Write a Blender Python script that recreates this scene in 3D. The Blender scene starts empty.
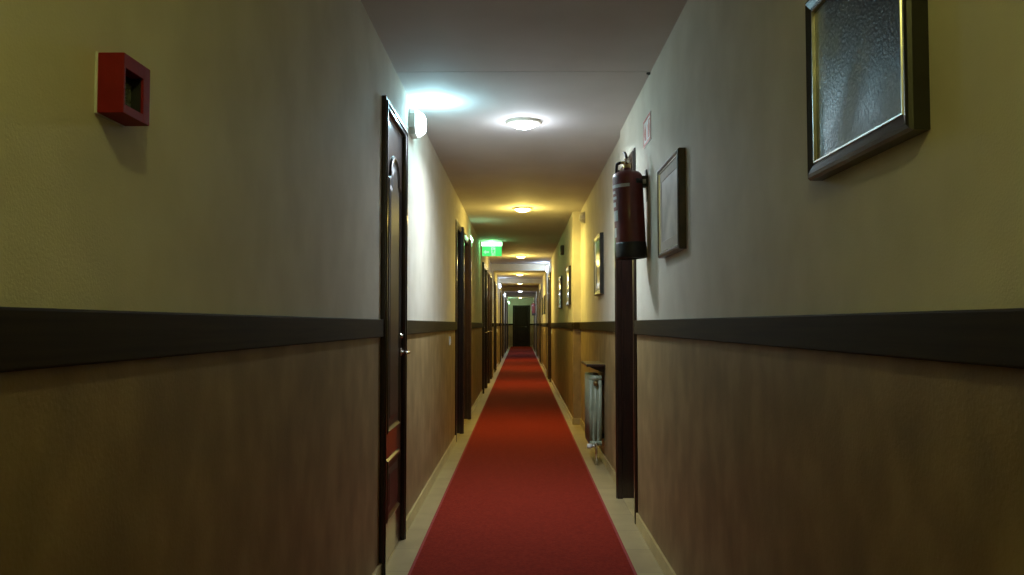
import bpy, bmesh, math, random
from mathutils import Vector, Matrix
random.seed(4)
S = bpy.context.scene
COL = S.collection
H = 2.45                      # ceiling height
XL, XR = -0.644, 0.67         # corridor wall planes
XM, XF = 0.69, 0.60           # right wall after the near door, and after the step
YE = 43.4                     # end of corridor
YB = -2.6                     # wall behind the camera
RZ0, RZ1 = 1.091, 1.171        # dado rail

# ------------------------------------------------------------------ materials
def new_mat(name):
    m = bpy.data.materials.new(name); m.use_nodes = True
    nt = m.node_tree
    return m, nt, nt.nodes['Principled BSDF']

def noise_mat(name, c1, c2, scale=8, stretch=(1, 1, 1), rough=0.6, bump=0.0, bscale=200, bdist=0.002, coat=0.0,
              metal=0.0, detail=6, c3=None, spec=0.5, coat_rough=0.08, rough2=None):
    m, nt, b = new_mat(name)
    N, L = nt.nodes, nt.links
    tc = N.new('ShaderNodeTexCoord'); mp = N.new('ShaderNodeMapping')
    mp.inputs['Scale'].default_value = stretch
    L.new(tc.outputs['Object'], mp.inputs['Vector'])
    nz = N.new('ShaderNodeTexNoise'); nz.inputs['Scale'].default_value = scale; nz.inputs['Detail'].default_value = detail
    L.new(mp.outputs[0], nz.inputs['Vector'])
    cr = N.new('ShaderNodeValToRGB')
    cr.color_ramp.elements[0].position = 0.35; cr.color_ramp.elements[0].color = (*c1, 1)
    cr.color_ramp.elements[1].position = 0.65; cr.color_ramp.elements[1].color = (*c2, 1)
    if c3:
        e = cr.color_ramp.elements.new(0.5); e.color = (*c3, 1)
    L.new(nz.outputs['Fac'], cr.inputs[0]); L.new(cr.outputs[0], b.inputs['Base Color'])
    b.inputs['Roughness'].default_value = rough
    if rough2 is not None:
        mr = N.new('ShaderNodeMapRange'); mr.inputs['From Min'].default_value = .35; mr.inputs['From Max'].default_value = .65
        mr.inputs['To Min'].default_value = rough; mr.inputs['To Max'].default_value = rough2
        L.new(nz.outputs['Fac'], mr.inputs['Value']); L.new(mr.outputs[0], b.inputs['Roughness'])
    b.inputs['Metallic'].default_value = metal
    b.inputs['Coat Weight'].default_value = coat
    b.inputs['Coat Roughness'].default_value = coat_rough
    b.inputs['Specular IOR Level'].default_value = spec
    if bump:
        n2 = N.new('ShaderNodeTexNoise'); n2.inputs['Scale'].default_value = bscale; n2.inputs['Detail'].default_value = 3
        L.new(tc.outputs['Object'], n2.inputs['Vector'])
        bp = N.new('ShaderNodeBump'); bp.inputs['Strength'].default_value = bump; bp.inputs['Distance'].default_value = bdist
        L.new(n2.outputs['Fac'], bp.inputs['Height']); L.new(bp.outputs[0], b.inputs['Normal'])
    return m

def emit_mat(name, col, strength, base=(.8, .8, .8)):
    m, nt, b = new_mat(name)
    b.inputs['Base Color'].default_value = (*base, 1)
    b.inputs['Emission Color'].default_value = (*col, 1)
    b.inputs['Emission Strength'].default_value = strength
    return m

M = {}
M['plaster'] = noise_mat('cream_plaster', (.60, .56, .45), (.67, .63, .52), 5, rough=.75, bump=.3, bscale=240, bdist=.002)
M['dado'] = noise_mat('brown_stucco', (.215, .150, .062), (.335, .238, .108), 6, (1, 1, .75), rough=.5, bump=.3, bscale=120, bdist=.002, detail=10, c3=(.27, .188, .08))
M['ceil'] = noise_mat('ceiling_paint', (.58, .55, .535), (.64, .61, .595), 2, rough=.8, bump=.15, bscale=90)
M['rail'] = noise_mat('dark_rail_wood', (.022, .015, .006), (.034, .024, .009), 6, (4, .4, 12), rough=.65, spec=.10)
M['wood'] = noise_mat('dark_door_wood', (.014, .007, .005), (.032, .014, .009), 14, (6, 6, .5), rough=.3, coat=.3, coat_rough=.12)
M['leafwood'] = noise_mat('mahogany_leaf', (.05, .014, .008), (.10, .028, .015), 14, (6, 6, .5), rough=.3, coat=.7, coat_rough=.1)
M['panelwood'] = noise_mat('dark_panel', (.014, .006, .004), (.03, .011, .007), 14, (6, 6, .5), rough=.42, spec=.4)
M['farwood'] = noise_mat('end_door_wood', (.018, .014, .01), (.03, .02, .014), 10, (6, 6, .5), rough=.6, spec=.1)
M['carpet'] = noise_mat('red_carpet', (.165, .012, .006), (.225, .019, .009), 60, rough=.95, bump=.9, bscale=500, bdist=.004, spec=.1)
M['edge'] = noise_mat('carpet_binding', (.20, .012, .010), (.26, .016, .014), 60, rough=.9)
M['base'] = noise_mat('skirting_stone', (.32, .24, .10), (.42, .32, .145), 6, rough=.3, coat=.2)
M['chrome'] = noise_mat('satin_chrome', (.75, .72, .66), (.8, .77, .7), 30, rough=.22, metal=1)
M['silver'] = noise_mat('silver_lip', (.55, .52, .45), (.68, .64, .55), 30, rough=.28, metal=1)
M['gold'] = noise_mat('pale_gold_lip', (.60, .50, .30), (.70, .6, .36), 30, rough=.3, metal=1)
M['frame'] = noise_mat('ebony_frame', (.010, .009, .008), (.02, .018, .014), 20, rough=.3, coat=.4, coat_rough=.2)
M['frame_b'] = noise_mat('brown_frame', (.05, .035, .02), (.09, .06, .035), 20, rough=.35, coat=.4)
M['mount'] = noise_mat('mount_card', (.45, .40, .32), (.52, .47, .38), 20, rough=.7)
M['redbox'] = noise_mat('red_plastic', (.21, .009, .012), (.25, .012, .015), 30, rough=.55, spec=.2)
M['blackp'] = noise_mat('black_plastic', (.012, .012, .012), (.02, .02, .02), 30, rough=.5)
M['greyglass'] = noise_mat('call_glass', (.05, .055, .045), (.14, .15, .13), 90, rough=.15, coat=.6)
M['white'] = noise_mat('white_plastic', (.66, .67, .64), (.72, .73, .70), 10, rough=.4)
M['cyl'] = noise_mat('extinguisher_red', (.115, .016, .016), (.145, .020, .020), 12, rough=.45, coat=.15)
M['label'] = noise_mat('label_paper', (.42, .42, .44), (.55, .55, .57), 90, (1, 1, 6), rough=.5)
M['brass'] = noise_mat('brass', (.50, .36, .15), (.6, .44, .2), 20, rough=.35, metal=1)
M['rad'] = noise_mat('radiator_enamel', (.22, .25, .17), (.28, .31, .22), 12, rough=.4)
M['signred'] = noise_mat('sign_red', (.55, .17, .12), (.6, .2, .14), 20, rough=.5)
M['signwhite'] = noise_mat('sign_white', (.80, .76, .72), (.86, .82, .78), 20, rough=.5)
M['art_dark'] = noise_mat('dark_print', (.003, .004, .003), (.17, .20, .195), 9, rough=.33, detail=14, c3=(.03, .033, .028), rough2=.5, spec=.9, bump=.55, bscale=130, bdist=.002)
M['art_grey'] = noise_mat('grey_print', (.34, .33, .28), (.60, .58, .51), 6, rough=.5, coat=.15, detail=9, c3=(.50, .48, .42), coat_rough=.3)
M['art_green'] = noise_mat('green_print', (.05, .07, .03), (.22, .25, .14), 7, rough=.3, coat=.8, detail=9, c3=(.11, .14, .06), coat_rough=.08)
M['lamp_cool'] = emit_mat('lamp_cool', (.80, .92, 1), 14)
M['lamp_warm'] = emit_mat('lamp_warm', (1, .82, .42), 9)
M['em_cool'] = emit_mat('emergency_cool', (.80, .94, 1), 4)
M['em_cool2'] = emit_mat('emergency_cool_far', (.66, .80, 1), 9)
M['em_green'] = emit_mat('emergency_green', (.45, 1, .55), 6)
M['exit_green'] = emit_mat('exit_green', (.05, .62, .13), 1.4, (.02, .15, .04))
M['exit_glow'] = emit_mat('exit_tube', (.5, 1, .58), 7, (.2, .5, .25))
M['exit_white'] = emit_mat('exit_white', (.35, 1, .42), 1.1, (.2, .5, .25))
M['ring'] = noise_mat('lamp_ring', (.7, .66, .56), (.76, .72, .62), 20, rough=.35)

# stone floor with joints
def floor_mat():
    m, nt, b = new_mat('beige_stone_floor'); N, L = nt.nodes, nt.links
    tc = N.new('ShaderNodeTexCoord')
    br = N.new('ShaderNodeTexBrick'); br.offset = 0
    br.inputs['Scale'].default_value = 1; br.inputs['Brick Width'].default_value = .4; br.inputs['Row Height'].default_value = .4
    br.inputs['Mortar Size'].default_value = .003
    br.inputs['Color1'].default_value = (.235, .165, .065, 1); br.inputs['Color2'].default_value = (.28, .205, .085, 1)
    br.inputs['Mortar'].default_value = (.13, .10, .05, 1)
    L.new(tc.outputs['Object'], br.inputs['Vector'])
    nz = N.new('ShaderNodeTexNoise'); nz.inputs['Scale'].default_value = 7; nz.inputs['Detail'].default_value = 9
    L.new(tc.outputs['Object'], nz.inputs['Vector'])
    mx = N.new('ShaderNodeMix'); mx.data_type = 'RGBA'; mx.blend_type = 'MULTIPLY'; mx.inputs[0].default_value = .5
    L.new(br.outputs['Color'], mx.inputs[6]); L.new(nz.outputs['Fac'], mx.inputs[7])
    g = N.new('ShaderNodeGamma'); g.inputs[1].default_value = .8
    L.new(mx.outputs[2], g.inputs[0]); L.new(g.outputs[0], b.inputs['Base Color'])
    b.inputs['Roughness'].default_value = .42
    return m
M['floor'] = floor_mat()

# ------------------------------------------------------------------ mesh helpers
class MB:
    def __init__(s): s.bm = bmesh.new(); s.mats = []
    def mi(s, m):
        if m not in s.mats: s.mats.append(m)
        return s.mats.index(m)
    def box(s, x0, x1, y0, y1, z0, z1, m, bevel=0, seg=2):
        t = bmesh.new(); bmesh.ops.create_cube(t, size=1)
        x0, x1 = sorted((x0, x1)); y0, y1 = sorted((y0, y1)); z0, z1 = sorted((z0, z1))
        for v in t.verts:
            v.co = Vector(((x0 + x1) / 2 + v.co.x * (x1 - x0), (y0 + y1) / 2 + v.co.y * (y1 - y0), (z0 + z1) / 2 + v.co.z * (z1 - z0)))
        if bevel: bmesh.ops.bevel(t, geom=t.edges[:], offset=bevel, segments=seg, affect='EDGES', profile=.6)
        s.join(t, m, False); return s
    def join(s, t, m, smooth=False, mat=None):
        i = s.mi(m); mp = {}
        for v in t.verts: mp[v] = s.bm.verts.new(mat @ v.co if mat else v.co)
        for f in t.faces:
            try: nf = s.bm.faces.new([mp[v] for v in f.verts])
            except ValueError: continue
            nf.material_index = i; nf.smooth = smooth
        t.free()
    def lathe(s, prof, m, seg=32, mat=None, a0=0, a1=None, smooth=True):
        t = bmesh.new(); full = a1 is None
        n = seg if full else seg + 1; a1 = 2 * math.pi if full else a1
        rings = [[t.verts.new((r * math.cos(a0 + (a1 - a0) * k / seg), r * math.sin(a0 + (a1 - a0) * k / seg), z)) for k in range(n)] for r, z in prof]
        for i in range(len(prof) - 1):
            for k in range(seg):
                q = (k + 1) % n
                vs = [rings[i][k], rings[i][q], rings[i + 1][q], rings[i + 1][k]]
                try: t.faces.new(vs)
                except ValueError: pass
        bmesh.ops.remove_doubles(t, verts=t.verts[:], dist=1e-6)
        s.join(t, m, smooth, mat); return s
    def tube(s, pts, r, m, seg=10, closed=False):
        t = bmesh.new(); P = [Vector(p) for p in pts]; n = len(P); rings = []
        up = None
        for i, p in enumerate(P):
            d = (P[min(i + 1, n - 1)] - P[max(i - 1, 0)]).normalized()
            if up is None: up = Vector((0, 0, 1)) if abs(d.z) < .9 else Vector((1, 0, 0))
            a = d.cross(up).normalized(); b = a.cross(d).normalized(); up = b
            rr = r[i] if isinstance(r, (list, tuple)) else r
            rings.append([t.verts.new(p + a * rr * math.cos(2 * math.pi * k / seg) + b * rr * math.sin(2 * math.pi * k / seg)) for k in range(seg)])
        for i in range(n - 1):
            for k in range(seg):
                t.faces.new([rings[i][k], rings[i][(k + 1) % seg], rings[i + 1][(k + 1) % seg], rings[i + 1][k]])
        t.faces.new(rings[0][::-1]); t.faces.new(rings[-1])
        s.join(t, m, True); return s
    def contour(s, poly, steps, m, fn, fill=True, smooth=False):
        """rings of a closed 2D outline: steps = [(inset, height), ...]; fn(u, v, h) -> point"""
        t = bmesh.new(); n = len(poly); rings = []
        for ins, h in steps:
            ring = []
            for i in range(n):
                p0, p, p1 = Vector(poly[i - 1]), Vector(poly[i]), Vector(poly[(i + 1) % n])
                e0 = (p - p0).normalized(); e1 = (p1 - p).normalized()
                n0 = Vector((-e0.y, e0.x)); n1 = Vector((-e1.y, e1.x))
                b = (n0 + n1); b = b / max(b.length_squared / 2, .3)
                q = p + b * ins
                ring.append(t.verts.new(fn(q.x, q.y, h)))
            rings.append(ring)
        for a, b in zip(rings, rings[1:]):
            for i in range(n):
                t.faces.new([a[i], a[(i + 1) % n], b[(i + 1) % n], b[i]])
        if fill: t.faces.new(rings[-1])
        bmesh.ops.recalc_face_normals(t, faces=t.faces[:])
        s.join(t, m, smooth); return s
    def build(s, name, parent=None, loc=None):
        bmesh.ops.recalc_face_normals(s.bm, faces=s.bm.faces[:])
        if loc is not None: bmesh.ops.translate(s.bm, verts=s.bm.verts[:], vec=-Vector(loc))
        me = bpy.data.meshes.new(name); s.bm.to_mesh(me); s.bm.free()
        for m in s.mats: me.materials.append(M[m])
        o = bpy.data.objects.new(name, me); COL.objects.link(o)
        if loc is not None: o.location = loc
        if parent: o.parent = parent
        return o

def struct(o): o['kind'] = 'structure'; return o
def tag(o, label, cat, group=None):
    o['label'] = label; o['category'] = cat
    if group: o['group'] = group
    return o
def empty(name, loc=(0, 0, 0)):
    o = bpy.data.objects.new(name, None); o.empty_display_size = .05; COL.objects.link(o); o.location = loc; return o
def light(kind, loc, power, col, size=.04, name='lamp_light', parent=None, rot=None, spot=None, blend=.5):
    d = bpy.data.lights.new(name, kind); d.energy = power; d.color = col
    if kind in ('POINT', 'SPOT'): d.shadow_soft_size = size
    if kind == 'AREA': d.shape = 'DISK'; d.size = size
    if spot: d.spot_size = spot; d.spot_blend = blend
    o = bpy.data.objects.new(name, d); COL.objects.link(o); o.location = loc
    if rot: o.rotation_euler = rot
    if parent: o.parent = parent
    return o

# ------------------------------------------------------------------ doors (casing y0..y1 outer)
HW = .022      # half casing: the wall opening starts here
CW = .068      # casing width
HEAD0 = 2.18    # top of casing
# (side, y0, y1, recess)
LEFT = [(3.89, 4.62, 0), (8.32, 9.03, .12), (9.2, 10.37, .12), (14.1, 15.3, .02), (15.42, 16.6, .02), (16.72, 17.9, .02), (20.3, 21.2, .08), (25.1, 26.1, .08), (28.6, 29.6, .08), (33.2, 34.2, .08), (38.6, 39.6, .08)]
RIGHT = [(4.93, 5.72, .13), (16.9, 17.85, .10), (25.2, 26.2, .08), (30.5, 31.5, .08), (36.3, 37.3, .08)]

def wall_x(side, y):
    if side == 'left': return XL
    return XR if y < 5.2 else (XM if y < 9.8 else XF)

def seg_list(side, y0, y1):
    """solid wall intervals between the door openings, and openings"""
    ds = LEFT if side == 'left' else RIGHT
    solid, cur = [], y0
    for a, b, r in ds:
        solid.append((cur, a + HW)); cur = b - HW
    solid.append((cur, y1))
    return solid, [(a + HW, b - HW) for a, b, r in ds]

def build_wall(side):
    mb = MB(); solid, openings = seg_list(side, YB - .2, YE)
    T = .35
    def slab(x, a, b, z0, z1):
        x1 = (-1.05 if side == 'left' else 1.05)
        if z0 < 1.12: mb.box(x, x1, a, b, z0, min(1.12, z1), 'dado')
        if z1 > 1.12: mb.box(x, x1, a, b, max(1.12, z0), z1, 'plaster')
    cuts = [5.3, 9.8]
    for a, b in solid:
        pts = [a] + [c for c in cuts if a < c < b and side == 'right'] + [b]
        for p, q in zip(pts, pts[1:]): slab(wall_x(side, (p + q) / 2), p, q, 0, H)
    for a, b in openings: slab(wall_x(side, a), a, b, HEAD0 - HW, H)
    return struct(mb.build('wall_' + side))
build_wall('left'); build_wall('right')

mb = MB(); mb.box(-1.05, 1.05, YE, YE + .2, 0, 1.12, 'dado'); mb.box(-1.05, 1.05, YE, YE + .2, 1.12, H, 'plaster'); struct(mb.build('wall_back'))
mb = MB(); mb.box(-1.05, 1.05, YB - .2, YB, 0, 1.12, 'dado'); mb.box(-1.05, 1.05, YB - .2, YB, 1.12, H, 'plaster'); struct(mb.build('wall_front'))
mb = MB(); mb.box(-1.05, 1.05, YB - .2, YE + .2, -.1, 0, 'floor'); struct(mb.build('floor'))
mb = MB(); mb.box(-1.05, 1.05, YB - .2, 4.327, H, H + .1, 'ceil'); mb.box(-1.05, 1.05, 4.339, YE + .2, H + .0015, H + .1, 'ceil')
struct(mb.build('ceiling'))

# rails and skirtings
def run(side, kind):
    solid, _ = seg_list(side, YB, YE); mb = MB()
    sg = 1 if side == 'left' else -1
    for a, b in solid:
        a2 = a + HW if a > YB + .01 else a; b2 = b - HW if b < YE - .01 else b
        pts = [a2] + ([9.8] if side == 'right' and a2 < 9.8 < b2 else []) + [b2]
        for p, q in zip(pts, pts[1:]):
            if q - p < .01: continue
            x = wall_x(side, (p + q) / 2)
            if kind == 'rail':
                mb.box(x, x + sg * .016, p, q, RZ0, RZ1, 'rail', .004)
            else:
                mb.box(x, x + sg * .013, p, q, 0, .07, 'base', .003)
    if side == 'right':                      # the face of the step
        if kind == 'rail': mb.box(XF, XM, 9.784, 9.8, RZ0, RZ1, 'rail', .004)
        else: mb.box(XF - .013, XM, 9.787, 9.8, 0, .07, 'base', .003)
    return struct(mb.build('trim_1' if (kind, side) == ('rail', 'left') else 'trim_2' if kind == 'rail' else 'baseboard_' + side))
for sd in ('left', 'right'):
    run(sd, 'rail'); run(sd, 'base')
mb = MB()
for a, b in ((XL, -.36), (.40, XF)): mb.box(a, b, YE - .016, YE, RZ0, RZ1, 'rail', .004)
struct(mb.build('trim_3'))
mb = MB()
for a, b in ((XL, -.36), (.40, XF)): mb.box(a, b, YE - .013, YE, 0, .07, 'base', .003)
struct(mb.build('baseboard_back'))

# cross beams / door-frame portals over the corridor
def portal(n, y, drop, pl, pr, d=.16, mat='ceil'):
    mb = MB()
    mb.box(XL, XF, y, y + d, H - drop, H, 'plaster', .006)
    for x, w in ((XL, pl), (XF, -pr)):
        if w:
            mb.box(x, x + w, y, y + d, 1.12, H - drop, 'plaster', .004)
            mb.box(x, x + w, y, y + d, 0, 1.12, 'dado', .004)
            mb.box(x, x + w * 1.15, y - .01, y + d + .01, RZ0, RZ1, 'rail', .003)
    struct(mb.build('trim_%d' % n))
portal(4, 18.35, .15, .045, .045)
portal(5, 24.4, .13, .035, .03)
portal(6, 30.2, .13, .035, .03)
portal(7, 36.0, .13, .035, .03)

# ------------------------------------------------------------------ door builder
def panel_outline(u0, u1, z0, z1, arch):
    if not arch: return [(u0, z0), (u1, z0), (u1, z1), (u0, z1)]
    pts = [(u0, z0), (u1, z0), (u1, z1 - arch)]
    w = u1 - u0; cx = (u0 + u1) / 2; r = w * .36
    n = 14                                     # small shoulders, then a round head
    for k in range(n + 1):
        a = math.pi * k / n
        pts.append((cx + r * math.cos(a), z1 - arch + .02 + (arch - .02) * math.sin(a)))
    pts.append((u0, z1 - arch))
    return pts

def make_door(idx, side, y0, y1, rec, far_handle=True):
    sg = 1 if side == 'left' else -1
    x = wall_x(side, y0)
    P = lambda u, z, h: (x + sg * h, u, z)
    root = struct(empty('door_%d' % idx, (x, (y0 + y1) / 2, 0)))
    org = Vector(root.location)
    pr = .022 if idx == 1 else .03
    HEAD = 2.21 if idx == 1 else HEAD0
    pn = .010 if rec > .1 else pr
    cw = .045 if idx == 1 else CW
    i0, i1, it = y0 + cw, y1 - cw, HEAD - cw
    mb = MB()
    for a, b, p_ in ((y0, i0, pn), (i1, y1, pr + (.006 if pn != pr else 0))):
        mb.box(x - sg * .0, x + sg * p_, a, b, 0, HEAD, 'wood', .004)
        mb.box(x + sg * p_, x + sg * (p_ + .006), a + .014, b - .016, .0, HEAD - .018, 'wood', .002)
    mb.box(x, x + sg * pn, i0, i1, it, HEAD, 'wood', .004)
    mb.box(x + sg * pn, x + sg * (pn + .006), i0 - .02, i1 + .02, it + .018, HEAD - .018, 'wood', .002)
    dp = max(rec + .045, .07)                   # lining of the reveal
    lw = cw * .46
    mb.box(x - sg * dp, x, i0 - lw, i0, 0, it + lw, 'wood', .001); mb.box(x - sg * dp, x, i1, i1 + lw, 0, it + lw, 'wood', .001)
    mb.box(x - sg * dp, x, i0, i1, it, it + lw, 'wood', .001)
    mb.build('casing', root, org).location = (0, 0, 0)
    # leaf
    mb = MB(); g = .003; lz = .008
    xs = x - sg * rec
    mb.box(xs - sg * .04, xs, i0 + g, i1 - g, lz, it - g, 'leafwood', .002)
    fn = lambda u, v, h: (xs + sg * h, u, v)
    st = [(0, 0), (.006, .010), (.016, .012), (.026, .004), (.032, .0015), (.060, .0015), (.085, .009)]
    u0, u1 = i0 + (.13 if idx == 1 else .09), i1 - .09
    k0, k1 = (2.0 if idx == 1 else 1.98), .14
    for z0, z1, ar in ((.62, k0, k1), (.20, .50, 0)):
        po = panel_outline(u0, u1, z0, z1, ar)
        pm = 'panelwood'
        mb.contour(po, st[:5], 'wood', fn, fill=False)
        mb.contour(po, [(.03, .0012), (.055, .0012), (.08, .008)], pm, fn)
    lf = mb.build('leaf', root, org); lf.location = (0, 0, 0)
    # threshold
    mb = MB(); mb.box(x - sg * dp, x, i0, i1, 0, .006, 'base', .001)
    mb.build('threshold', root, org).location = (0, 0, 0)
    # handle and lock on the lock stile
    uy = (i1 - .05) if far_handle else (i0 + .05); dr = -1 if far_handle else 1
    mb = MB()
    rot = Matrix.Translation((xs, uy, 1.0)) @ Matrix.Rotation(sg * math.pi / 2, 4, 'Y')
    mb.lathe([(0, 0), (.025, 0), (.025, .005), (.020, .009), (0, .009)], 'chrome', 20, rot)
    X = xs
    mb.tube([(X + sg * .006, uy, 1.0), (X + sg * .035, uy, 1.0), (X + sg * .046, uy + dr * .006, 1.0), (X + sg * .050, uy + dr * .02, 1.0), (X + sg * .050, uy + dr * .07, 1.0), (X + sg * .048, uy + dr * .115, .998)], [.009, .009, .009, .009, .008, .007], 'chrome', 10)
    mb.build('door_handle', lf, org).location = (0, 0, 0)
    mb = MB()
    rot = Matrix.Translation((xs, uy, 1.085)) @ Matrix.Rotation(sg * math.pi / 2, 4, 'Y')
    mb.lathe([(0, 0), (.016, 0), (.016, .006), (.009, .010), (.009, .016), (0, .016)], 'chrome', 20, rot)
    mb.box(xs + sg * .014, xs + sg * .0165, uy - .0015, uy + .0015, 1.079, 1.091, 'blackp')
    mb.build('lock_cylinder', lf, org).location = (0, 0, 0)
    return root
di = 1
for a, b, r in LEFT: make_door(di, 'left', a, b, r); di += 1
for a, b, r in RIGHT: make_door(di, 'right', a, b, r); di += 1

# the dark door that closes the far end
root = struct(empty('door_%d' % di, (.02, YE, 0)))
mb = MB()
x0, x1, zt = -.42, .46, 2.10
for a, b in ((x0, x0 + .07), (x1 - .07, x1)): mb.box(a, b, YE - .03, YE, 0, zt, 'farwood', .006)
mb.box(x0 + .07, x1 - .07, YE - .03, YE, zt - .07, zt, 'farwood', .006)
mb.build('casing', root, root.location).location = (0, 0, 0)
mb = MB(); mb.box(x0 + .073, x1 - .073, YE - .018, YE, .008, zt - .073, 'farwood', .002)
for z0, z1, ar in ((1.0, 1.92, .1), (.2, .88, 0)):
    mb.contour(panel_outline(x0 + .17, x1 - .17, z0, z1, ar), [(0, 0), (.008, .012), (.022, .012), (.032, .001), (.05, .001), (.07, .008)], 'farwood', lambda u, v, h: (u, YE - .018 - h, v))
lf = mb.build('leaf', root, root.location); lf.location = (0, 0, 0)
mb = MB(); mb.tube([(.30, YE - .018, 1.0), (.30, YE - .07, 1.0), (.28, YE - .075, 1.0), (.19, YE - .075, 1.0)], .009, 'chrome')
mb.build('door_handle', lf, root.location).location = (0, 0, 0)

# ------------------------------------------------------------------ carpet runner
mb = MB(); mb.box(-.505, .517, YB + .1, YE - .25, 0, .009, 'carpet', .003)
c = mb.build('carpet_runner')
mb = MB()
for a, b in ((-.519, -.505), (.517, .531)): mb.box(a, b, YB + .1, YE - .25, 0, .0085, 'edge', .003)
mb.build('binding', c)
tag(c, 'long red carpet runner down the middle of the stone corridor floor', 'carpet')

# ------------------------------------------------------------------ recessed ceiling lights
LAMPS = [(.0, 0.1, 'warm', 'ceiling light directly overhead, behind the top of the picture'),
         (.02, 5.42, 'cool', 'round bluish-white ceiling light, the nearest and largest in view'),
         (.02, 9.5, 'warm', 'round warm yellow ceiling light, second from the camera, before the green exit sign'),
         (.0, 16.2, 'warm', 'small warm round ceiling light just below and right of the green exit sign'),
         (-.03, 22.1, 'warm', 'small warm round ceiling light just beyond the first cross beam'),
         (-.03, 26.8, 'warm', 'tiny warm round ceiling light between the second and third cross beams'),
         (-.03, 33.4, 'cool', 'tiny whitish round ceiling light beyond the third cross beam'),
         (-.03, 37.6, 'cool', 'tiny whitish round ceiling light, second from the far door'),
         (-.03, 41.6, 'warm', 'tiny round ceiling light just in front of the far dark door')]
PW = {'warm': (1, .77, .18), 'cool': (.80, .90, 1)}
POWER = [9.5, 35, 38, 42, 38, 32, 20, 13, 7]
for i, (x, y, k, lab) in enumerate(LAMPS):
    root = empty('ceiling_light', (x, y, H))
    tag(root, lab, 'ceiling light', 'recessed lights along the corridor ceiling')
    mb = MB()
    mb.lathe([(.112, 0), (.116, -.006), (.110, -.014), (.100, -.018), (.088, -.014), (.084, -.004), (.084, 0)], 'ring', 40)
    mb.build('trim_ring', root)
    mb = MB()
    mb.lathe([(.086, -.006), (.080, -.022), (.068, -.033), (.04, -.042), (.0, -.046)], 'lamp_cool' if k == 'cool' else 'lamp_warm', 40)
    mb.build('diffuser', root)
    if i == 0: light('POINT', (0, 0, -.11), POWER[i], (.97, 1, .26), .03, 'lamp_light', root)
    else:
        a = light('AREA', (0, 0, -.062), POWER[i] * (.8 if i == 1 else .7), PW[k], .14, 'lamp_beam', root); a.data.spread = math.radians(158 if i == 1 else 160)
        light('POINT', (0, 0, -.13), POWER[i] * (.15 if i == 1 else .35), PW[k], .06, 'lamp_light', root)

# ------------------------------------------------------------------ pictures on the right wall
def picture(xw, y0, y1, z0, z1, art, frame, lip, label, fw=.045, fd=.03, mount=0):
    yc, zc = (y0 + y1) / 2, (z0 + z1) / 2
    root = empty('framed_picture', (xw, yc, zc))
    tag(root, label, 'picture', 'framed pictures on the right-hand wall')
    hw, hh = (y1 - y0) / 2, (z1 - z0) / 2
    fn = lambda u, v, h: (-h, u, v)
    out = [(-hw, -hh), (hw, -hh), (hw, hh), (-hw, hh)]
    mb = MB(); mb.contour(out, [(0, 0), (0, fd * .75), (.004, fd * .93), (.011, fd), (fw * .45, fd * .95), (fw * .75, fd * .86), (fw * .9, fd * .80)], frame, fn, fill=False)
    mb.build('frame', root)
    mb = MB(); mb.contour(out, [(fw * .9, fd * .8), (fw * .9 + .001, fd * .86), (fw * .9 + .004, fd * .86), (fw * .9 + .005, fd * .6)], lip, fn, fill=False)
    mb.build('inner_lip', root)
    if mount:
        mb = MB(); mb.contour(out, [(fw, fd * .72), (fw + mount, fd * .72), (fw + mount + .002, fd * .66)], 'mount', fn, fill=False); mb.build('mount', root)
    mb = MB(); mb.contour(out, [(fw, 0.001), (fw, fd * .66)], art, fn); mb.build('print', root)
    return root
picture(XR, 1.385, 1.885, 1.468, 1.872, 'art_dark', 'frame', 'silver', 'large dark print in a glossy black frame, nearest the camera on the right wall', .036, .036)
picture(XR, 3.44, 3.96, 1.455, 1.868, 'art_grey', 'frame_b', 'silver', 'framed pale grey print hanging just right of the fire extinguisher', .022, .034, .045)
picture(XM, 7.08, 7.65, 1.40, 1.915, 'art_green', 'frame', 'gold', 'framed greenish print on the wall above the radiator', .036, .034)
picture(XF, 10.15, 10.8, 1.38, 1.85, 'art_green', 'frame', 'gold', 'small framed picture just past the wall step, nearer than the dark alarm box', .045, .03)
picture(XF, 12.3, 13.1, 1.38, 1.85, 'art_green', 'frame', 'gold', 'small framed picture past the dark alarm box, before the first cross beam', .045, .03)
picture(XF, 20.9, 21.6, 1.40, 1.86, 'art_dark', 'frame', 'gold', 'tiny framed picture just beyond the first cross beam', .045, .03)
picture(XF, 22.9, 23.6, 1.40, 1.86, 'art_dark', 'frame', 'gold', 'tiny framed picture nearest the second cross beam', .045, .03)

# ------------------------------------------------------------------ manual call point (left wall)
def call_point():
    root = empty('fire_call_point', (XL, 1.309, 1.515))
    tag(root, 'red square manual fire alarm call point on the near left wall', 'fire alarm')
    w, h, d = .0455, .046, .044
    mb = MB(); mb.box(0, .004, -w - .001, w + .001, -h - .001, h + .001, 'white', .001); mb.build('back_plate', root)
    mb = MB(); e = .0015
    ya, yb, za, zb = -w + .006, w - .024, -h + .014, h - .022      # the sunk window sits low and towards the near side
    mb.box(.004, d, -w, ya, -h, h, 'redbox', .0012); mb.box(.004, d, yb, w, -h, h, 'redbox', .0012)
    mb.box(.004, d - .0002, ya - e, yb + e, -h, za, 'redbox', .001); mb.box(.004, d - .0002, ya - e, yb + e, zb, h, 'redbox', .001)
    mb.build('housing', root)
    mb = MB(); mb.box(.004, d - .020, ya, yb, za, zb, 'blackp')
    mb.box(d - .020, d - .004, ya, ya + .002, za, zb, 'blackp'); mb.box(d - .020, d - .004, yb - .002, yb, za, zb, 'blackp')
    mb.build('recess', root)
    mb = MB(); mb.box(d - .020, d - .017, ya + .006, yb - .006, za + .006, zb - .012, 'greyglass', .0005)
    mb.build('break_glass', root)
call_point()

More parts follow.
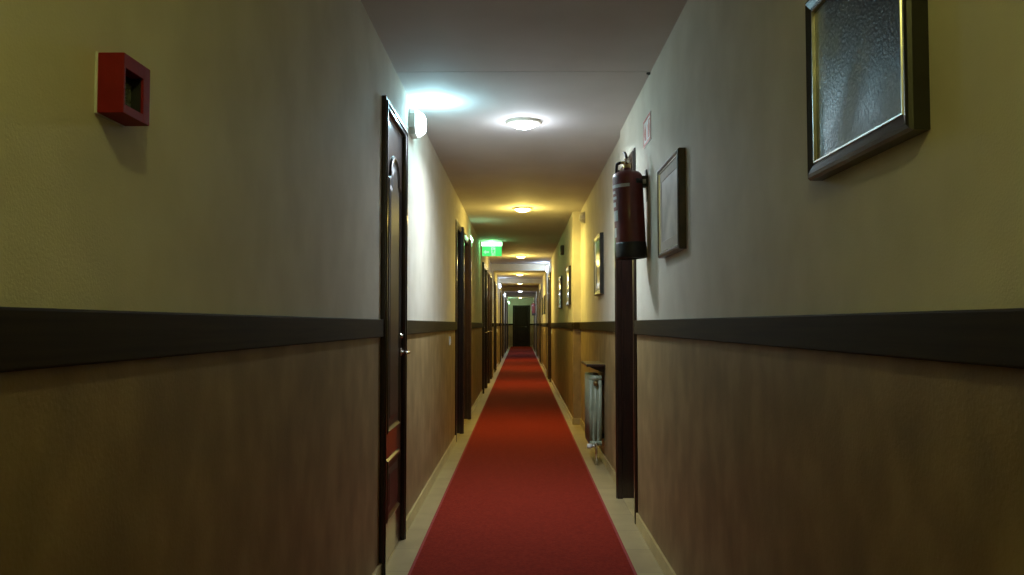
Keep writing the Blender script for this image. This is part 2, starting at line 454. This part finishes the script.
# ------------------------------------------------------------------ fire extinguishers
def extinguisher(x, y, zb, label, xw):
    root = empty('fire_extinguisher', (x, y, zb))
    tag(root, label, 'fire extinguisher', 'red fire extinguishers on the right wall')
    R = .080
    mb = MB()
    mb.lathe([(R * .9, .0), (R * 1.02, .004), (R * 1.03, .02), (R * 1.03, .078), (R * 1.0, .086), (R * .9, .088)], 'blackp', 36); mb.build('base_ring', root)
    mb = MB()
    mb.lathe([(0, .012), (R * .8, .012), (R * .98, .03), (R, .06), (R, .425), (R * .985, .437), (R * .93, .449), (R * .8, .459), (R * .55, .466), (R * .3, .470), (.020, .474), (.020, .486), (0, .486)], 'cyl', 40)
    mb.build('cylinder', root)
    # label bands wrapped round the corridor side
    mb = MB()
    r2 = R + .0012
    for z0, z1, a0, a1, m_ in ((.10, .385, 2.55, 3.95, 'cyl'), (.375, .392, 2.7, 4.7, 'label'), (.20, .255, 2.65, 3.75, 'label'), (.275, .30, 2.75, 3.6, 'label'), (.315, .33, 2.75, 3.7, 'label'), (.345, .36, 2.75, 3.6, 'label'), (.115, .165, 2.75, 3.5, 'label')):
        rr = r2 if m_ == 'label' else R + .0006
        mb.lathe([(rr, z0), (rr, z1)], m_, 16, a0=a0, a1=a1)
    mb.build('label', root)['label'] = 'pale printed label bands'
    # valve
    mb = MB()
    mb.lathe([(.020, .484), (.022, .488), (.022, .500), (.014, .504), (.014, .535), (0, .537)], 'brass', 20)
    mb.tube([(0, 0, .515), (-.032, 0, .515)], .008, 'brass'); vb = mb.build('valve', root)
    mb = MB(); rt = Matrix.Translation((0, -.014, .518)) @ Matrix.Rotation(math.pi / 2, 4, 'X')
    mb.lathe([(0, 0), (.015, 0), (.015, .008), (0, .008)], 'chrome', 20, rt); mb.build('pressure_gauge', vb)
    mb = MB()   # carry handle and squeeze lever
    mb.tube([(0, .005, .528), (.0, .03, .532), (.0, .085, .520), (.0, .105, .508)], [.006, .007, .007, .005], 'blackp', 8)
    mb.build('carry_handle', root)
    mb = MB()
    mb.tube([(0, -.012, .535), (0, .012, .552), (0, .05, .575), (0, .10, .588)], [.006, .008, .008, .006], 'blackp', 8)
    mb.build('squeeze_lever', root)
    # hose down the corridor side
    mb = MB()
    pts = [(-.03, 0, .515), (-.050, .02, .512), (-.050, .055, .485), (-.045, .085, .43), (-.042, .088, .34), (-.042, .088, .22), (-.042, .088, .13)]
    mb.tube(pts, .0085, 'blackp', 10)
    mb.tube([(-.042, .088, .13), (-.042, .089, .10), (-.042, .090, .04)], [.010, .012, .016], 'blackp', 12)
    mb.build('hose', root)
    # bracket
    root.rotation_euler = (0, -.045, 0)      # hangs slightly off plumb
    mb = MB(); g = xw - x + .45 * .045
    mb.box(g - .008, g - .002, -.022, .022, .30, .47, 'blackp', .002)
    mb.box(R - .012, g, -.034, .018, .375, .435, 'blackp', .003)
    mb.lathe([(R + .0005, .392), (R + .004, .392), (R + .004, .417), (R + .0005, .417)], 'blackp', 20, a0=-1.15, a1=1.15)
    mb.box(R - .008, R + .012, -.040, -.033, .392, .415, 'label', .001)
    mb.build('wall_bracket', root)
extinguisher(.586, 4.50, 1.495, 'large red fire extinguisher hung on the right wall by the near dark doorway', XR)
extinguisher(XF - .086, 34.0, 1.495, 'tiny distant fire extinguisher hanging near the far end of the right wall', XF)

# sign above the extinguisher (lies flat on the wall)
root = empty('extinguisher_sign', (XR, 4.47, 2.175))
tag(root, 'small white and red fire extinguisher sign high on the right wall', 'sign')
mb = MB(); mb.box(-.003, 0, -.13, .13, -.075, .075, 'signwhite', .0008)
mb.build('plate', root)
mb = MB()
mb.contour([(-.126, -.071), (.126, -.071), (.126, .071), (-.126, .071)], [(0, .003), (0, .0042), (.014, .0042), (.014, .003)], 'signred', lambda u, v, h: (-h, u, v), fill=False)
# pictogram of an extinguisher
mb.box(-.0042, -.003, -.085, -.035, -.050, .022, 'signred', .0005); mb.box(-.0042, -.003, -.070, -.050, .022, .040, 'signred'); mb.box(-.0042, -.003, -.098, -.060, .036, .044, 'signred')
mb.contour([(.02, -.045), (.07, -.045), (.10, .0), (.06, .045), (.035, .01)], [(0, .003), (0, .0042)], 'signred', lambda u, v, h: (-h, u, v))
mb.build('pictogram', root)

# ------------------------------------------------------------------ emergency lights
def emergency(x, y, z, sg, mat, label, power, col, w=.26, h=.165, d=.075, name='emergency_light', up=True):
    root = empty(name, (x, y, z)); tag(root, label, 'emergency light', 'wall-mounted emergency lights')
    fn = lambda u, v, hh: (sg * hh, u, v)
    o = [(-w / 2, -h / 2), (w / 2, -h / 2), (w / 2, h / 2), (-w / 2, h / 2)]
    c_ = .035
    o8 = [(-w / 2 + c_, -h / 2), (w / 2 - c_, -h / 2), (w / 2, -h / 2 + c_), (w / 2, h / 2 - c_), (w / 2 - c_, h / 2), (-w / 2 + c_, h / 2), (-w / 2, h / 2 - c_), (-w / 2, -h / 2 + c_)]
    mb = MB(); mb.contour(o8, [(0, 0), (0, d * .38), (.003, d * .42), (.010, d * .42)], 'white', fn); mb.build('housing', root)
    mb = MB(); o8i = [(u * .93, v * .90) for u, v in o8]
    mb.contour(o8i, [(0, d * .42), (.002, d * .60), (.022, d * .95), (.032, d)], mat, fn); mb.build('diffuser', root)
    if power: light('POINT', (sg * (d + .05), 0, h * .25), power, col, .035, 'emergency_glow', root)
    return root
emergency(XL, 4.92, 2.32, 1, 'em_cool', 'glowing white emergency light high on the left wall beside the nearest door', 8, (.42, .84, 1), .19, .15, .085)
emergency(XM, 9.16, 2.30, -1, 'white', 'small unlit emergency light high on the right wall before the wall step', 0, None, .15, .12, .06)
emergency(XL, 10.62, 2.21, 1, 'em_green', 'small greenish emergency light on the left wall past the second pair of doors', 0.5, (.4, 1, .5), .3, .09, .035)
emergency(XF, 18.0, 2.315, -1, 'em_cool2', 'bright bluish emergency light on the right wall at the first cross beam', 5, (.6, .78, 1), .22, .15, .075)
emergency(XL, 23.9, 2.22, 1, 'em_cool2', 'small bluish emergency light on the left wall before the second cross beam', 3, (.6, .8, 1), .22, .15, .075)
emergency(XL, 31.3, 2.22, 1, 'em_cool2', 'tiny bluish emergency light on the left wall beyond the third cross beam', 4, (.7, .85, 1), .22, .15, .075)
emergency(XL, 42.3, 2.2, 1, 'em_green', 'tiny green-white emergency light on the left wall by the far dark door', 7, (.45, 1, .62), .26, .15, .075)

# ------------------------------------------------------------------ exit sign hanging from the ceiling
root = empty('exit_sign', (-.46, 13.4, H)); tag(root, 'glowing green running-man exit sign hanging from the ceiling by the left wall', 'exit sign')
mb = MB(); mb.box(-.165, .165, -.035, .035, -.075, 0, 'white', .006); mb.build('housing', root)
mb = MB(); mb.box(-.160, .160, -.0365, -.0355, -.070, -.012, 'exit_glow', .0003); mb.build('light_tube', root)
mb = MB(); mb.box(-.155, .155, -.008, .008, -.228, -.075, 'exit_green', .002); mb.build('panel', root)
mb = MB(); yf = (-.0105, -.008)
def pic(poly): mb.contour(poly, [(0, .008), (0, .0105)], 'exit_white', lambda u, v, h: (u, -h, v))
pic([(-.01, -.222), (.055, -.222), (.055, -.09), (-.01, -.09)])                      # doorway
pic([(-.135, -.165), (-.095, -.20), (-.095, -.178), (-.045, -.178), (-.045, -.152), (-.095, -.152), (-.095, -.13)])   # arrow
mb.build('doorway_and_arrow', root)
mb = MB()
def pg(poly): mb.contour(poly, [(0, .0105), (0, .0120)], 'exit_green', lambda u, v, h: (u, -h, v))
pg([(.016 + .010 * math.cos(a * math.pi / 6), -.112 + .010 * math.sin(a * math.pi / 6)) for a in range(12)])
pg([(.008, -.165), (.030, -.163), (.036, -.128), (.014, -.126)]); pg([(.036, -.128), (.050, -.150), (.044, -.154), (.032, -.140)])
pg([(.014, -.128), (-.006, -.140), (-.004, -.148), (.014, -.140)]); pg([(.008, -.163), (.018, -.165), (-.002, -.200), (-.008, -.196)])
pg([(-.002, -.200), (-.006, -.218), (-.014, -.216), (-.008, -.197)]); pg([(.018, -.165), (.030, -.163), (.044, -.195), (.034, -.198)]); pg([(.034, -.198), (.044, -.195), (.036, -.219), (.028, -.219)])
mb.build('running_figure', root)
light('POINT', (0, -.12, -.06), 1.8, (.22, 1, .32), .03, 'sign_glow', root)

# ------------------------------------------------------------------ radiator and its shelf
root = empty('radiator', (XM, 7.28, .14)); tag(root, 'pale grey-green column radiator on the right wall past the near doorway', 'radiator')
n = 9; pitch = .058
for k in range(n):
    y = -.245 + k * pitch; mb = MB()
    # one section: two vertical columns joined by rounded heads
    prof = []
    for xx in (-.115, -.078, -.041):
        mb.tube([(xx, y, .035), (xx, y, .565)], .0165, 'rad', 10)
    for zz in (.035, .565):
        mb.tube([(-.128, y, zz), (-.028, y, zz)], .022, 'rad', 12)
        mb.tube([(-.078, y - pitch / 2, zz), (-.078, y + pitch / 2, zz)], .017, 'rad', 12)
    mb.box(-.120, -.036, y - .011, y + .011, .04, .56, 'rad', .001)
    mb.build('section', root)
mb = MB(); mb.lathe([(0, 0), (.020, 0), (.020, .010), (.012, .014), (.012, .024), (0, .024)], 'brass', 20, Matrix.Translation((-.078, -.272, .525)) @ Matrix.Rotation(math.pi / 2, 4, 'X'))
mb.build('bleed_plug', root)
mb = MB(); mb.tube([(-.078, -.27, .035), (-.078, -.315, .035), (-.078, -.325, .02), (-.078, -.325, -.132)], .009, 'chrome')
mb.tube([(-.078, -.325, .02), (-.115, -.325, .02)], .012, 'chrome'); mb.tube([(-.115, -.325, .02), (-.155, -.325, .02)], [.018, .02], 'white', 14)
mb.build('supply_valve', root)
for y in (-.15, .15):
    for z in (.50, .06):
        mb = MB(); mb.box(-.035, 0, y - .012, y + .012, z, z + .04, 'blackp', .002); mb.build('wall_bracket', root)
root = empty('radiator_shelf', (XM, 7.28, .80)); tag(root, 'dark wooden shelf mounted on the wall over the radiator', 'shelf')
mb = MB(); mb.box(-.155, 0, -.31, .31, 0, .022, 'wood', .006); mb.build('board', root)
for y in (-.23, .23):
    mb = MB()
    mb.contour([(0, 0), (0, -.055), (-.03, -.045), (-.11, -.012), (-.13, 0)][::-1], [(0, -.01), (0, .01)], 'wood', lambda u, v, h, y=y: (u, y + h, v)); mb.build('bracket', root)

# ------------------------------------------------------------------ small wall things
def switch(x, y, z, sg, label):
    root = empty('light_switch', (x, y, z)); tag(root, label, 'light switch', 'light switches under the dado rail')
    mb = MB(); mb.box(0, sg * .009, -.041, .041, -.041, .041, 'white', .003); mb.build('plate', root)
    mb = MB(); mb.box(sg * .009, sg * .013, -.020, .020, -.026, .026, 'white', .002); mb.build('rocker', root)
switch(XL, 7.66, 1.00, 1, 'small cream light switch on the left wall just before the second door')
switch(XL, 22.8, .97, 1, 'tiny light switch on the far left wall beyond the first cross beam')
switch(XF, 16.5, 1.00, -1, 'tiny light switch on the right wall just before the first cross beam')
root = empty('alarm_sounder', (XF, 11.85, 2.18)); tag(root, 'small dark box high on the right wall above the distant pictures', 'alarm box')
mb = MB(); mb.box(-.05, 0, -.06, .06, -.065, .065, 'blackp', .008); mb.build('housing', root)
mb = MB()
for k in range(5): mb.box(-.053, -.05, -.045, .045, -.048 + k * .022, -.040 + k * .022, 'frame', .0005)
mb.build('grille', root)
# ceiling hook at the seam
root = MB(); root.lathe([(0, 0), (.012, 0), (.012, -.006), (.005, -.010), (0, -.012)], 'blackp', 14)
o = root.build('ceiling_plug'); o.location = (.662, 4.36, H); tag(o, 'tiny dark plug in the ceiling at the seam by the right wall', 'plug')

# ------------------------------------------------------------------ camera, world, view
cam = bpy.data.cameras.new('camera'); co = bpy.data.objects.new('camera', cam); COL.objects.link(co)
cam.sensor_width = 36; cam.lens = 850 / 1024 * 36; cam.clip_start = .02; cam.clip_end = 200
co.location = (0, 0, 1.15)
co.rotation_euler = (math.pi / 2 + math.atan(36.5 / 850), 0, math.atan(9 / 850))
S.camera = co
w = bpy.data.worlds.new('world'); S.world = w; w.use_nodes = True
w.node_tree.nodes['Background'].inputs[0].default_value = (0, 0, 0, 1)
w.node_tree.nodes['Background'].inputs[1].default_value = 0
S.view_settings.view_transform = 'Standard'; S.view_settings.look = 'None'
S.view_settings.gamma = 1; S.view_settings.exposure = 0; S.view_settings.use_curve_mapping = False
S.cycles.max_bounces = 10; S.cycles.diffuse_bounces = 6
